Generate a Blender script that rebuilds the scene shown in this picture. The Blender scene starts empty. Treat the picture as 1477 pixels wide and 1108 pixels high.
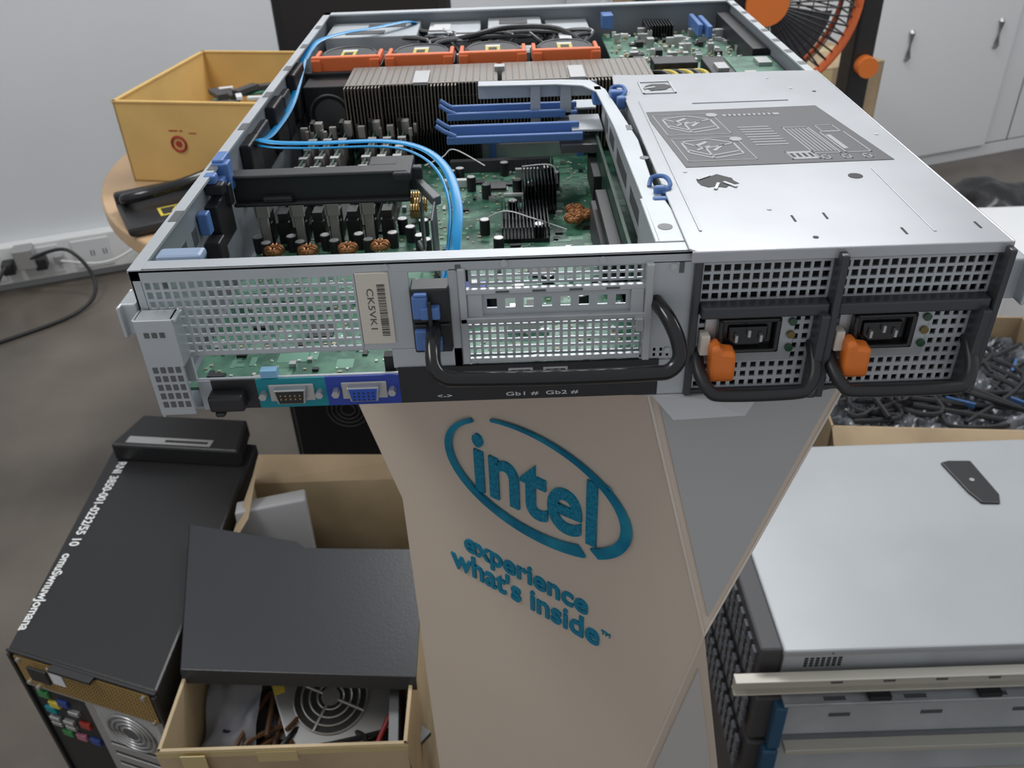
import bpy, math, random
from mathutils import Matrix, Vector, noise
random.seed(7)
Z0=1.17   # server top height above the floor
col=bpy.context.collection
# ------------------------------------------------------------- materials
MATS={}
def mat(name,c,rough=.5,metal=0.,var=0.,scale=20.,bump=0.,c2=None,spec=None,trans=0.,alpha=1.,detail=4.,lo=.4,hi=.6,emit=0):
    if name in MATS: return MATS[name]
    m=bpy.data.materials.new(name); m.use_nodes=True
    nt=m.node_tree; b=nt.nodes['Principled BSDF']
    b.inputs['Base Color'].default_value=(*c,1); b.inputs['Roughness'].default_value=rough
    b.inputs['Metallic'].default_value=metal
    if spec is not None: b.inputs['Specular IOR Level'].default_value=spec
    if trans: b.inputs['Transmission Weight'].default_value=trans
    if var or c2 or bump:
        tc=nt.nodes.new('ShaderNodeTexCoord'); n=nt.nodes.new('ShaderNodeTexNoise')
        n.inputs['Scale'].default_value=scale; n.inputs['Detail'].default_value=detail
        nt.links.new(tc.outputs['Object'],n.inputs['Vector'])
        if var or c2:
            r=nt.nodes.new('ShaderNodeValToRGB')
            r.color_ramp.elements[0].position=lo; r.color_ramp.elements[1].position=hi
            if c2 is None: c2=tuple(max(0,x*(1-var)) for x in c)
            r.color_ramp.elements[0].color=(*c2,1); r.color_ramp.elements[1].color=(*c,1)
            nt.links.new(n.outputs['Fac'],r.inputs['Fac']); nt.links.new(r.outputs['Color'],b.inputs['Base Color'])
        if bump:
            bp=nt.nodes.new('ShaderNodeBump'); bp.inputs['Strength'].default_value=bump; bp.inputs['Distance'].default_value=.01
            nt.links.new(n.outputs['Fac'],bp.inputs['Height']); nt.links.new(bp.outputs['Normal'],b.inputs['Normal'])
    MATS[name]=m; return m
steel=mat('galvanised_steel',(.52,.54,.56),.38,.5,var=.15,scale=30)
steelL=mat('steel_light',(.50,.53,.555),.42,.35,var=.10,scale=14)
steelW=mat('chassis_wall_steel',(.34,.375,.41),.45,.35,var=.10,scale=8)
steelD=mat('steel_dark',(.13,.135,.14),.45,.5)
coverm=mat('cover_steel',(.47,.485,.51),.34,.40,var=.10,scale=9)
black=mat('black_plastic',(.018,.018,.020),.42)
blackG=mat('black_gloss',(.012,.012,.013),.18)
dgray=mat('dark_grey_plastic',(.05,.05,.055),.5)
blueP=mat('blue_plastic',(.09,.19,.46),.4)
cyan=mat('cyan_cable',(.0,.27,.60),.35)
orange=mat('orange_plastic',(.80,.20,.03),.4)
orangeR=mat('orange_red_plastic',(.78,.17,.05),.4)
pcb=mat('pcb_green',(.085,.24,.15),.42,c2=(.03,.115,.075),scale=70,detail=6)
pcbD=mat('pcb_green_dark',(.02,.07,.045),.4,c2=(.01,.035,.025),scale=70,detail=6)
pcbL=mat('pcb_trace',(.15,.33,.23),.4)
white=mat('white_plastic',(.72,.73,.72),.5)
paper=mat('paper_label',(.66,.61,.53),.6)
paperW=mat('white_paper',(.64,.65,.66),.6)
ink=mat('ink',(.02,.02,.02),.6)
teal=mat('teal_panel',(.0,.22,.27),.45)
dblue=mat('blue_panel',(.02,.05,.34),.45)
gold=mat('gold',(.5,.34,.13),.4,.7)
copper=mat('copper_coil',(.48,.22,.09),.4,.5)
finm=mat('heatsink_fins',(.22,.19,.16),.4,.7)
finb=mat('black_heatsink',(.014,.016,.016),.35,.3)
tan=mat('tan_component',(.48,.41,.28),.5)
ledg=mat('led_green',(.02,.07,.035),.2); ledy=mat('led_amber',(.16,.11,.02),.2)
vga=mat('vga_blue',(.02,.08,.45),.4)
beige=mat('stand_beige',(.62,.52,.43),.42,.12,var=.05,scale=3)
standg=mat('stand_grey',(.42,.415,.41),.42,.15)
logom=mat('logo_blue_metal',(.015,.30,.46),.3,.35,c2=(.0,.19,.34),scale=30)
cardb=mat('cardboard_yellow',(.66,.43,.15),.75,var=.10,scale=8)
cardt=mat('cardboard_tan',(.42,.31,.19),.8,var=.25,scale=6,bump=.1)
cardi=mat('cardboard_pale',(.56,.44,.27),.8,var=.28,scale=5,bump=.15)
wood=mat('table_wood',(.56,.38,.22),.4,var=.2,scale=5)
towerb=mat('tower_black',(.014,.014,.015),.38,bump=.05,scale=200)
panelb=mat('panel_black',(.022,.024,.028),.33,bump=.03,scale=250)
redp=mat('red',(.35,.03,.02),.4); greenp=mat('green',(.04,.22,.07),.4); yel=mat('yellow',(.60,.48,.06),.5)
bluep=mat('port_blue_plastic',(.02,.05,.22),.4)
pink=mat('pink_jack',(.4,.14,.2),.4)
srvtop=mat('stack_lid',(.42,.44,.46),.42,.25,var=.08,scale=4)
cream=mat('cream_rail',(.50,.48,.42),.45,.2)
styro=mat('styrofoam',(.76,.77,.78),.8,bump=.1,scale=60)
plastic=mat('clear_plastic_wrap',(.26,.28,.31),.15,0,c2=(.022,.025,.03),scale=18,lo=.42,hi=.75,bump=.5)
wallm=mat('painted_wall',(.68,.70,.72),.7,var=.04,scale=2)
cabm=mat('cabinet_white',(.72,.73,.74),.4)
chairm=mat('chair_fabric',(.012,.012,.015),.8)
stripe=mat('aluminium',(.50,.50,.50),.35,.7)

# ------------------------------------------------------------- geometry helper
def parent(name):
    e=bpy.data.objects.new(name,None); e.empty_display_size=.05; e.location=(0,0,Z0)
    col.objects.link(e); return e
class G:
    def __init__(s,name,par,m,smooth=False,bevel=0,M=None):
        s.n=name;s.p=par;s.m=m;s.v=[];s.f=[];s.sm=smooth;s.bv=bevel;s.M=M
    def add(s,vs,fs,M=None):
        k=len(s.v)
        for q in vs:
            q=Vector(q)
            if M is not None: q=M@q
            if s.M is not None: q=s.M@q
            s.v.append(tuple(q))
        s.f+= [tuple(i+k for i in f) for f in fs]; return s
    def box(s,x0,x1,y0,y1,z0,z1,M=None):
        if x0>x1:x0,x1=x1,x0
        if y0>y1:y0,y1=y1,y0
        if z0>z1:z0,z1=z1,z0
        vs=[(x0,y0,z0),(x1,y0,z0),(x1,y1,z0),(x0,y1,z0),(x0,y0,z1),(x1,y0,z1),(x1,y1,z1),(x0,y1,z1)]
        return s.add(vs,[(0,3,2,1),(4,5,6,7),(0,1,5,4),(1,2,6,5),(2,3,7,6),(3,0,4,7)],M)
    def ob(s,c,size,rot=0,ax='Z'):
        M=Matrix.Translation(c)@Matrix.Rotation(rot,4,ax); a,b,d=[q/2 for q in size]
        return s.box(-a,a,-b,b,-d,d,M)
    def cyl(s,c,r,h,ax='Z',n=24,r2=None,M=None):
        r2=r if r2 is None else r2
        R={'Z':Matrix.Identity(4),'Y':Matrix.Rotation(-math.pi/2,4,'X'),'X':Matrix.Rotation(math.pi/2,4,'Y')}[ax]
        T=Matrix.Translation(c)@R
        if M is not None:T=M@T
        vs=[(r*math.cos(2*math.pi*i/n),r*math.sin(2*math.pi*i/n),0) for i in range(n)]+[(r2*math.cos(2*math.pi*i/n),r2*math.sin(2*math.pi*i/n),h) for i in range(n)]
        fs=[tuple(range(n-1,-1,-1)),tuple(range(n,2*n))]+[(i,(i+1)%n,n+(i+1)%n,n+i) for i in range(n)]
        return s.add(vs,fs,T)
    def prism(s,poly,z0,z1,M=None):
        n=len(poly); a=sum(poly[i][0]*poly[(i+1)%n][1]-poly[(i+1)%n][0]*poly[i][1] for i in range(n))
        if a<0: poly=poly[::-1]
        vs=[(x,y,z0) for x,y in poly]+[(x,y,z1) for x,y in poly]
        return s.add(vs,[tuple(range(n-1,-1,-1)),tuple(range(n,2*n))]+[(i,(i+1)%n,n+(i+1)%n,n+i) for i in range(n)],M)
    def tube(s,pts,r,n=10,flat=None,closed=False,M=None):
        pts=[Vector(q) for q in pts]; N=len(pts); vs=[];fs=[]
        up=Vector((0,0,1))
        for i,q in enumerate(pts):
            if closed: t=pts[(i+1)%N]-pts[i-1]
            else: t=pts[min(i+1,N-1)]-pts[max(i-1,0)]
            t.normalize(); a=t.cross(up)
            if a.length<.05: a=t.cross(Vector((0,1,0)))
            a.normalize(); b=a.cross(t)
            ra,rb=(flat if flat else (r,r))
            for k in range(n):
                w=2*math.pi*k/n; vs.append(tuple(q+a*ra*math.cos(w)+b*rb*math.sin(w)))
        for i in range(N if closed else N-1):
            j=(i+1)%N
            for k in range(n):
                fs.append((i*n+k,i*n+(k+1)%n,j*n+(k+1)%n,j*n+k))
        if not closed: fs+=[tuple(range(n-1,-1,-1)),tuple((N-1)*n+k for k in range(n))]
        return s.add(vs,fs,M)
    def ring(s,c,R,r,ax='Z',n=40,M=None,k=8):
        pts=[]
        for i in range(n):
            w=2*math.pi*i/n; a,b=R*math.cos(w),R*math.sin(w)
            pts.append({'Z':(c[0]+a,c[1]+b,c[2]),'Y':(c[0]+a,c[1],c[2]+b),'X':(c[0],c[1]+a,c[2]+b)}[ax])
        return s.tube(pts,r,k,closed=True,M=M)
    def grille(s,x0,x1,z0,z1,nx,nz,y0,y1,fx=.35,fz=.35,M=None):
        if z0>z1:z0,z1=z1,z0
        px=(x1-x0)/nx;pz=(z1-z0)/nz
        for i in range(nx+1):
            x=x0+i*px; s.box(x-px*fx/2,x+px*fx/2,y0,y1,z0,z1,M)
        for j in range(nz+1):
            z=z0+j*pz; s.box(x0,x1,y0-.00005,y1+.00005,z-pz*fz/2,z+pz*fz/2,M)
        return s
    def done(s):
        me=bpy.data.meshes.new(s.n); me.from_pydata(s.v,[],s.f); me.materials.append(s.m)
        if s.sm:
            for q in me.polygons: q.use_smooth=True
        me.update(); o=bpy.data.objects.new(s.n,me); col.objects.link(o)
        if s.sm:
            try: me.set_sharp_from_angle(angle=math.radians(40))
            except Exception: pass
        if s.p: o.parent=s.p
        else: o.location=(0,0,Z0)
        if s.bv:
            b=o.modifiers.new('bevel','BEVEL'); b.width=s.bv; b.segments=2; b.limit_method='ANGLE'
        return o
def smooth_path(P,n=8):
    P=[Vector(q) for q in P]; out=[]
    for i in range(len(P)-1):
        p0=P[max(i-1,0)];p1=P[i];p2=P[i+1];p3=P[min(i+2,len(P)-1)]
        for k in range(n):
            t=k/n
            out.append(.5*((2*p1)+(-p0+p2)*t+(2*p0-5*p1+4*p2-p3)*t*t+(-p0+3*p1-3*p2+p3)*t**3))
    out.append(P[-1]); return out
def text(name,body,par,m,M,w=None,h=None,size=.02,ext=.0005,off=0.,align='LEFT'):
    c=bpy.data.curves.new(name,'FONT'); c.body=body; c.size=1; c.extrude=0; c.offset=0; c.align_x=align
    o=bpy.data.objects.new(name,c); col.objects.link(o); bpy.context.view_layer.update()
    W,H=o.dimensions.x,o.dimensions.y
    sx=(w/W) if w else size; sy=(h/H) if h else (size if not w else sx)
    c.extrude=ext; c.materials.append(m); c.offset=off/max(sx,1e-6)
    o.parent=par; o.matrix_local=M@Matrix.Diagonal((sx,sy,1,1))
    return o
def frame(origin,ang):
    return Matrix.Translation(origin)@Matrix.Rotation(ang,4,'Z')
RX=Matrix.Rotation(math.pi/2,4,'X')

# ============================================================= ROOM
F=-Z0
floorm=mat('concrete_floor',(.20,.17,.14),.30,c2=(.085,.072,.06),scale=2.2,detail=12,lo=.32,hi=.68)
g=G('floor',None,floorm); g.box(-3.2,5.2,-1.6,5.0,F-.05,F); g.done()
wa=math.radians(19)
WF=frame((-1.165,2.43,0),wa)
g=G('wall_back',None,wallm,M=WF); g.box(-2.2,6.6,0,.1,F,F+2.7); g.done()
g=G('baseboard_back',None,mat('baseboard_paint',(.5,.52,.53),.5),M=WF); g.box(-2.1,2.9,-.012,0,F,F+.03); g.done()
g=G('wall_left',None,wallm); g.box(-3.3,-3.2,-1.6,1.75,F,F+2.7); g.done()

P=parent('power_outlet_strip')
g=G('trunking',P,white,bevel=.004,M=WF); g.box(-1.6,.06,-.05,0,F+.035,F+.165); g.done()
g=G('socket_plates',P,paperW,bevel=.002,M=WF)
for u in (-.62,-.44,-.26,-.1): g.box(u-.06,u+.06,-.055,-.049,F+.05,F+.15)
g.done()
g=G('socket_slots',P,ink,M=WF)
for u in (-.1,-.06): g.box(u-.006,u-.003,-.0555,-.055,F+.09,F+.11); g.box(u+.003,u+.006,-.0555,-.055,F+.09,F+.11)
g.done()
g=G('plugs',P,black,bevel=.004,M=WF)
for u in (-.60,-.52,-.44,-.36,-.26): g.box(u-.018,u+.018,-.10,-.05,F+.085,F+.125)
g.done()
g=G('grey_adapter',P,stripe,bevel=.004,M=WF); g.box(-.33,-.27,-.11,-.05,F+.10,F+.17); g.box(-.22,-.19,-.08,-.05,F+.09,F+.12); g.done()
g=G('power_cables',P,black,True,M=WF)
g.tube(smooth_path([(-.60,-.1,F+.1),(-.62,-.2,F+.06),(-.55,-.3,F+.01),(-.7,-.35,F+.008),(-1.0,-.3,F+.008)]),.006)
g.tube(smooth_path([(-.44,-.1,F+.1),(-.46,-.2,F+.08),(-.5,-.28,F+.01),(-.8,-.42,F+.008),(-1.2,-.4,F+.008)]),.006)
g.tube(smooth_path([(-.30,-.1,F+.13),(-.16,-.14,F+.16),(-.1,-.2,F+.05),(-.18,-.32,F+.01),(-.5,-.45,F+.008)]),.006)
g.tube(smooth_path([(-.36,-.1,F+.1),(-.34,-.2,F+.16),(-.42,-.25,F+.08),(-.5,-.2,F+.12)]),.006)
g.tube(smooth_path([(-.52,-.1,F+.1),(-.50,-.22,F+.13),(-.56,-.25,F+.03),(-.66,-.28,F+.01)]),.006)
g.done()
g=G('white_cable',P,white,True,M=WF); g.tube(smooth_path([(-.2,-.08,F+.1),(-.05,-.1,F+.08),(.15,-.06,F+.14),(.5,-.04,F+.2)]),.004); g.done()

CF=frame((1.953,3.132,0),wa)
P=parent('sliding_door_cabinet')
g=G('carcass',P,cabm,M=CF); g.box(-1.5,2.6,.03,.33,F+.0,F+1.75); g.box(-1.5,2.6,.0,.03,F,F+.05); g.done()
g=G('doors',P,cabm,bevel=.003,M=CF)
for a,b,y in ((-1.48,-.62,.0),(-.64,.30,-.018),(.30,1.22,.0),(1.2,2.1,-.018)): g.box(a+.004,b-.004,y,y+.02,F+.055,F+1.7)
g.done()
g=G('door_gaps',P,steelD,M=CF); g.box(.296,.304,-.004,.02,F+.055,F+1.7); g.box(.43,.434,-.002,.0,F+.055,F+1.7); g.done()
g=G('handles',P,stripe,True,M=CF)
for u,y in ((-.23,-.018),(.2,-.018),(-.85,0)):
    g.tube([(u,y-.002,F+.47),(u,y-.008,F+.475),(u,y-.008,F+.565),(u,y-.002,F+.57)],.011)
g.done()

# ============================================================= TABLE + stuff
P=parent('round_table')
g=G('tabletop',P,wood,True,bevel=.004); g.cyl((-.056,1.40,-.452),.57,.032,n=96); g.done()
g=G('pedestal',P,steelD,True); g.cyl((-.02,1.66,F+.02),.035,.70); g.cyl((-.02,1.74,F),.17,.025,n=48); g.done()

P=parent('yellow_carton')
BF=frame((-.545,1.262,-.42),math.radians(-10))
w,d,h=.36,.38,.155
g=G('walls',P,cardb,M=BF); t=.004
g.box(0,w,0,t,0,h); g.box(0,w,d-t,d,0,h); g.box(0,t,0,d,0,h); g.box(w-t,w,0,d,0,h); g.box(0,w,0,d,0,t); g.done()
g=G('rims',P,cardb,M=BF); g.box(-.002,w+.002,-.002,.006,h,h+.003); g.box(-.002,.006,0,d,h,h+.003);g.box(-.002,w,d-.006,d+.002,h,h+.003); g.done()
g=G('red_logo',P,redp,True,M=BF); g.ring((.115,-.001,.078),.014,.0025,'Y'); g.cyl((.115,-.002,.078),.006,.002,'Y'); g.done()
g=G('printed_line',P,redp,M=BF); g.box(.10,.118,-.0006,0,.102,.1045); g.box(.122,.128,-.0006,0,.102,.1045); g.box(.14,.155,-.0006,0,.098,.100); g.done()
g=G('memory_modules',P,pcb,M=BF)
for i in range(26): g.ob((random.uniform(.08,w-.08),random.uniform(.08,d-.08),random.uniform(.04,.10)),(.10,.03,.004),random.uniform(0,3))
g.done()
g=G('packing',P,paperW,M=BF)
for i in range(14): g.ob((random.uniform(.08,w-.08),random.uniform(.08,d-.08),.09+.02*random.random()),(.03,.012,.006),random.uniform(0,3))
g.done()
g=G('dark_parts',P,dgray,M=BF)
for i in range(14): g.ob((random.uniform(.08,w-.08),random.uniform(.08,d-.08),.09+.02*random.random()),(.06,.02,.01),random.uniform(0,3))
g.done()

P=parent('black_tray')
TM=frame((-.40,1.09,-.418),math.radians(28))
g=G('tray_body',P,black,bevel=.006,M=TM); g.box(-.10,.16,-.07,.08,0,.018); g.box(-.10,.16,.06,.08,0,.035); g.done()
g=G('tray_label',P,yel,M=TM); g.box(-.04,.02,-.045,-.005,.0182,.0188); g.done()
g=G('tray_label_print',P,ink,M=TM); g.box(-.035,.015,-.040,-.010,.0188,.0190); g.done()
g=G('tray_label_symbol',P,yel,M=TM); g.prism([(-.02,-.035),(.0,-.035),(-.01,-.014)],.0190,.0193); g.done()
g=G('headset_band',P,blackG,True); g.tube(smooth_path([(-.50,1.13,-.40),(-.49,1.08,-.385),(-.44,1.08,-.375),(-.38,1.12,-.37),(-.33,1.20,-.37)]),.010); g.done()

P=parent('office_chair')
g=G('backrest',P,chairm,bevel=.03); g.box(-.41,.06,2.02,2.09,-.58,.02); g.done()
g=G('seat',P,chairm,bevel=.03); g.box(-.40,.05,2.10,2.55,F+.44,F+.52); g.done()
g=G('frame',P,black,True); g.cyl((-.175,2.32,F+.08),.028,.38)
for k in range(5):
    w=k*2*math.pi/5; g.tube([(-.175,2.32,F+.09),(-.175+.27*math.cos(w),2.32+.27*math.sin(w),F+.06)],.016); g.cyl((-.175+.27*math.cos(w),2.32+.27*math.sin(w)-.012,F+.027),.027,.024,'Y')
g.tube([(-.175,2.3,F+.46),(-.175,2.10,F+.48),(-.175,2.09,F+.7)],.02); g.done()

P=parent('floor_fan')
fc=(.745,1.62,-.185)
smoke=mat('fan_blade_smoke',(.05,.055,.07),.3)
g=G('cage_rings',P,orangeR,True); g.ring((fc[0],1.56,fc[2]),.205,.010,'Y',64); g.ring((fc[0],1.66,fc[2]),.205,.006,'Y',64); g.done()
g=G('cage_wires',P,black,True)
for i in range(64):
    w=2*math.pi*i/64; c,s_=math.cos(w),math.sin(w)
    g.tube([(fc[0]+.04*c,1.53,fc[2]+.04*s_),(fc[0]+.15*c,1.535,fc[2]+.15*s_),(fc[0]+.205*c,1.56,fc[2]+.205*s_),(fc[0]+.205*c,1.66,fc[2]+.205*s_),(fc[0]+.12*c,1.70,fc[2]+.12*s_)],.0021,5)
for r in (.07,.10,.13,.16): g.ring((fc[0],1.535,fc[2]),r,.0016,'Y',48,k=5)
g.cyl((fc[0],1.60,fc[2]),.05,.14,'Y'); g.done()
g=G('hub_cap',P,orange,True); g.cyl((fc[0],1.522,fc[2]),.045,.012,'Y'); g.done()
g=G('blades',P,smoke,True)
for k in range(5):
    w=k*math.pi*.4+.5
    vs=[]
    for i in range(7):
        r=.03+.024*i
        for j in range(7):
            a=w+(j/6-.5)*(.6+.5*i/6); vs.append((fc[0]+r*math.cos(a),1.60+.03*(j/6-.5),fc[2]+r*math.sin(a)))
    g.add(vs,[(i*7+j,i*7+j+1,(i+1)*7+j+1,(i+1)*7+j) for i in range(6) for j in range(6)])
g.done()
g=G('bracket_and_base',P,black,bevel=.006)
g.box(.965,1.012,1.58,1.66,-.44,-.10); g.box(.48,.525,1.59,1.65,-.44,-.10); g.box(.48,1.012,1.59,1.65,-.46,-.42)
g.box(.725,.775,1.60,1.64,F+.03,-.44); g.box(.54,.96,1.45,1.80,F,F+.03); g.done()
g=G('knobs',P,orange,True); g.cyl((.992,1.55,-.33),.022,.03,'Y'); g.cyl((.502,1.56,-.33),.022,.03,'Y'); g.done()

def carton(name,x0,x1,y0,y1,z0,z1,m,rot=0,open_top=True):
    P=parent(name); M=Matrix.Translation(((x0+x1)/2,(y0+y1)/2,0))@Matrix.Rotation(rot,4,'Z'); a=(x1-x0)/2;b=(y1-y0)/2;t=.005
    g=G('walls',P,m,M=M,bevel=.001)
    g.box(-a,a,-b,-b+t,z0,z1);g.box(-a,a,b-t,b,z0,z1);g.box(-a,-a+t,-b,b,z0,z1);g.box(a-t,a,-b,b,z0,z1);g.box(-a,a,-b,b,z0,z0+t)
    if not open_top:
        g.box(-a,a,-b,-.001,z1,z1+t); g.box(-a,a,.001,b,z1,z1+t)
    g.done()
    if not open_top:
        g=G('sealing_tape',P,mat('tape',(.50,.40,.20),.3),M=M); g.box(-a-.0005,a+.0005,-.025,.025,z1+t,z1+t+.0005); g.box(-.03,.03,-b-.0006,-b,z1-.12,z1); g.done()
    return P,M,a,b
carton('moving_box',.90,1.35,2.35,2.75,F,-.55,cardt,wa,False)
carton('moving_box',.55,.86,2.2,2.5,F,-.30,cardt,.1,False)

P=parent('black_rubbish_bag')
g=G('bag',P,mat('bag_plastic',(.012,.012,.014),.3,bump=.6,scale=12),True)
vs=[];N=24
for i in range(N+1):
    for j in range(N):
        th=math.pi*i/N; ph=2*math.pi*j/N
        r=.17*(1+.3*noise.noise(Vector((math.sin(th)*math.cos(ph)*2.5,math.sin(th)*math.sin(ph)*2.5,math.cos(th)*2.5))))
        vs.append((1.86+r*math.sin(th)*math.cos(ph),2.36+r*math.sin(th)*math.sin(ph),F+.11+.65*r*math.cos(th)))
g.add(vs,[(i*N+j,(i+1)*N+j,(i+1)*N+(j+1)%N,i*N+(j+1)%N) for i in range(N) for j in range(N)]); g.done()
P=parent('styrofoam_box')
g=G('box_body',P,styro,bevel=.012); g.box(1.57,2.1,1.72,2.12,F,F+.20); g.done()
g=G('box_lid',P,styro,bevel=.012); g.box(1.56,2.11,1.71,2.13,F+.202,F+.25); g.done()

P,M,a,b=carton('parts_carton',.88,1.45,1.02,1.50,F,-.93,cardt,-.10)
g=G('flaps',P,cardt,M=M); g.add([(-a,-b,-.93),(a,-b,-.93),(a,-b-.08,-.98),(-a,-b-.08,-.98)],[(0,1,2,3)]); g.add([(a,-b,-.93),(a,b,-.93),(a+.10,b,-.96),(a+.10,-b,-.96)],[(0,1,2,3)]); g.done()
g=G('wrapped_parts',P,plastic,M=M); N=70; vs=[]
def crump(x,y):
    q=noise.cell_vector(Vector((x*16,y*16,0)))
    return .07*noise.noise(Vector((x*7,y*7,0)))+.035*abs(noise.noise(Vector((x*18,y*30,2))))+.02*abs(noise.noise(Vector((x*55,y*40,5))))
for i in range(N+1):
    for j in range(N+1):
        x=-a+.01+(2*a-.02)*i/N;y=-b+.01+(2*b-.02)*j/N
        vs.append((x,y,-.985+crump(x,y)))
g.add(vs,[(i*(N+1)+j,(i+1)*(N+1)+j,(i+1)*(N+1)+j+1,i*(N+1)+j+1) for i in range(N) for j in range(N)]); g.done()
g=G('blue_parts',P,mat('muted_blue',(.05,.12,.28),.4),M=M)
for i in range(3): g.ob((random.uniform(0,.2),random.uniform(-.15,.15),-.955),(.06,.006,.012),random.uniform(0,3))
g.done()
g=G('black_cables',P,black,True,M=M)
for i in range(14):
    q=[(random.uniform(-.24,.24),random.uniform(-.19,.2),random.uniform(-.97,-.935)) for _ in range(5)]
    g.tube(smooth_path(q,6),.006,6)
g.done()

# ============================================================= SERVER STACK lower right
P=parent('server_stack')
g=G('lids',P,srvtop,bevel=.003); g.box(.535,1.26,.34,.765,-.762,-.750); g.done()
g=G('chassis_sides',P,steelL,bevel=.001)
g.box(.537,1.255,.342,.763,-.835,-.762); g.box(.55,1.255,.345,.763,-.94,-.845); g.box(.545,1.26,.34,.765,-1.04,-.95); g.box(.545,1.26,.34,.765,F,-1.05); g.done()
g=G('second_lid',P,steel,bevel=.001); g.box(.545,1.258,.325,.765,-.849,-.843); g.done()
g=G('slide_rails',P,cream,bevel=.001); g.box(.47,1.27,.326,.332,-.808,-.786); g.box(.47,1.27,.318,.334,-.810,-.807); g.box(.47,1.27,.318,.334,-.786,-.783)
g.box(.56,1.27,.322,.340,-.955,-.945); g.box(.56,1.27,.318,.340,-1.045,-1.03); g.done()
g=G('rail_slots',P,steelD)
for k in range(9): g.box(.60+.07*k,.615+.07*k,.3245,.326,-.799,-.795)
for k in range(5): g.box(.62+.13*k,.65+.13*k,.344,.3455,-.90,-.893)
for k in range(6): g.box(.60+.11*k,.63+.11*k,.330,.336,-.8428,-.8422)
g.done()
g=G('rail_brackets',P,black,bevel=.001)
for k in range(4): g.box(.66+.15*k,.69+.15*k,.326,.345,-.842,-.834)
g.done()
g=G('bezels',P,dgray,bevel=.004); g.box(.505,.537,.345,.76,-.84,-.752); g.box(.51,.55,.34,.765,-.94,-.848); g.box(.51,.545,.34,.765,-1.04,-.95); g.box(.51,.545,.34,.765,F,-1.05); g.done()
g=G('bezel_fins',P,mat('bezel_grey',(.10,.115,.14),.4),bevel=.001)
for k in range(18):
    for z in (-.835,-.935,-1.035): 
        for q in range(3): g.box(.501,.506,.355+.022*k,.369+.022*k,z+.024*q,z+.019+.024*q)
g.done()
g=G('blue_corner_trim',P,mat('navy_trim',(.02,.08,.16),.4),bevel=.003); g.box(.535,.552,.325,.35,-.945,-.852); g.box(.53,.552,.325,.35,-1.04,-.952); g.done()
LM=frame((.925,.655,-.75),0)
g=G('lid_latch',P,black,bevel=.006,M=LM); g.prism([(-.030,.052),(-.016,.056),(.020,.054),(.028,-.03),(.020,-.050),(-.008,-.048),(-.018,-.02)],0,.004); g.done()
g=G('latch_screw',P,stripe,True,M=LM); g.cyl((0,.005,.004),.004,.001); g.done()
g=G('side_vents',P,ink)
for i in range(7):
    for j in range(4): g.box(.565+.0075*i,.570+.0075*i,.3415,.342,-.766-.0048*j,-.7695-.0048*j)
g.done()
g=G('lid_dots',P,steelD,True)
for x in (.6,.9,1.2): g.cyl((x,.3395,-.756),.0015,.0005,'Y')
g.done()

# ============================================================= PC TOWER lower left
P=parent('desktop_tower')
zt=-.76
A=Vector((-.519,.399,0));B=Vector((-.287,.317,0));C=Vector((-.535,.885,0));D=Vector((-.274,.839,0))
ang=math.atan2(-.082,.232)
g=G('case_body',P,towerb,bevel=.004); g.prism([(A.x,A.y),(B.x,B.y),(D.x,D.y),(C.x,C.y)],F+.012,zt); g.done()
g=G('feet',P,black,True)
for q in (A.lerp(D,.1),B.lerp(C,.1),A.lerp(D,.9),B.lerp(C,.9)): g.cyl((q.x,q.y,F),.016,.014)
g.done()
HM=frame((-.395,.845,zt),math.radians(-8))
g=G('front_handle',P,towerb,bevel=.004,M=HM); g.prism([(-.115,-.055),(.118,-.055),(.100,.035),(-.098,.035)],0,.035); g.done()
g=G('asset_label',P,stripe,M=HM); g.box(-.09,.065,-.048,-.030,.0352,.036); g.done()
g=G('label_print',P,ink,M=HM); g.box(-.02,.058,-.042,-.036,.036,.0363); g.done()
text('asset_number','RNI 3850-001-0232/55 10   omuSwnuwJomana',P,white,Matrix.Translation((-.508,.80,zt+.0006))@Matrix.Rotation(math.radians(-91.5),4,'Z'),w=.37,h=.019,ext=.0003,off=.0004)
RM=frame((A.x,A.y,zt),ang); W=.246
g=G('rear_lip',P,black,bevel=.001,M=RM); g.box(0,W,-.004,.0,-.004,.001); g.box(0,.006,-.006,0,-.4,-.006); g.box(W-.006,W,-.006,0,-.4,-.006); g.box(.08,.15,-.014,0,-.006,.0); g.done()
g=G('power_supply_mesh',P,gold,M=RM); g.grille(.045,W-.012,-.066,-.008,34,10,-.0045,-.003,.45,.45); g.box(.01,.045,-.0045,-.001,-.066,-.008); g.done()
g=G('mesh_backing',P,ink,M=RM); g.box(.008,W-.008,-.0012,-.0004,-.40,-.008); g.done()
g=G('power_inlet',P,black,bevel=.002,M=RM); g.box(.028,.062,-.008,0,-.05,-.022); g.done()
g=G('psu_label',P,paperW,M=RM); g.box(.066,.088,-.0056,-.005,-.045,-.012); g.done()
g=G('rear_panel',P,stripe,bevel=.001,M=RM)
g.box(.008,W-.008,-.003,-.001,-.074,-.066); g.box(.105,.12,-.003,-.001,-.4,-.072); g.box(W-.02,W-.008,-.003,-.001,-.4,-.072)
g.grille(.12,W-.02,-.155,-.075,26,20,-.003,-.0015,.5,.5)
for k in range(6): g.box(.12,W-.02,-.004,-.001,-.178-.025*k,-.162-.025*k)
g.done()
g=G('case_fan_rings',P,stripe,True,M=RM)
for r in (.038,.030,.022,.014): g.ring((.172,-.005,-.115),r,.0018,'Y',40)
g.done()
g=G('case_fan_hub',P,steelD,True,M=RM); g.cyl((.172,-.006,-.115),.012,.003,'Y'); g.done()
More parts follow.
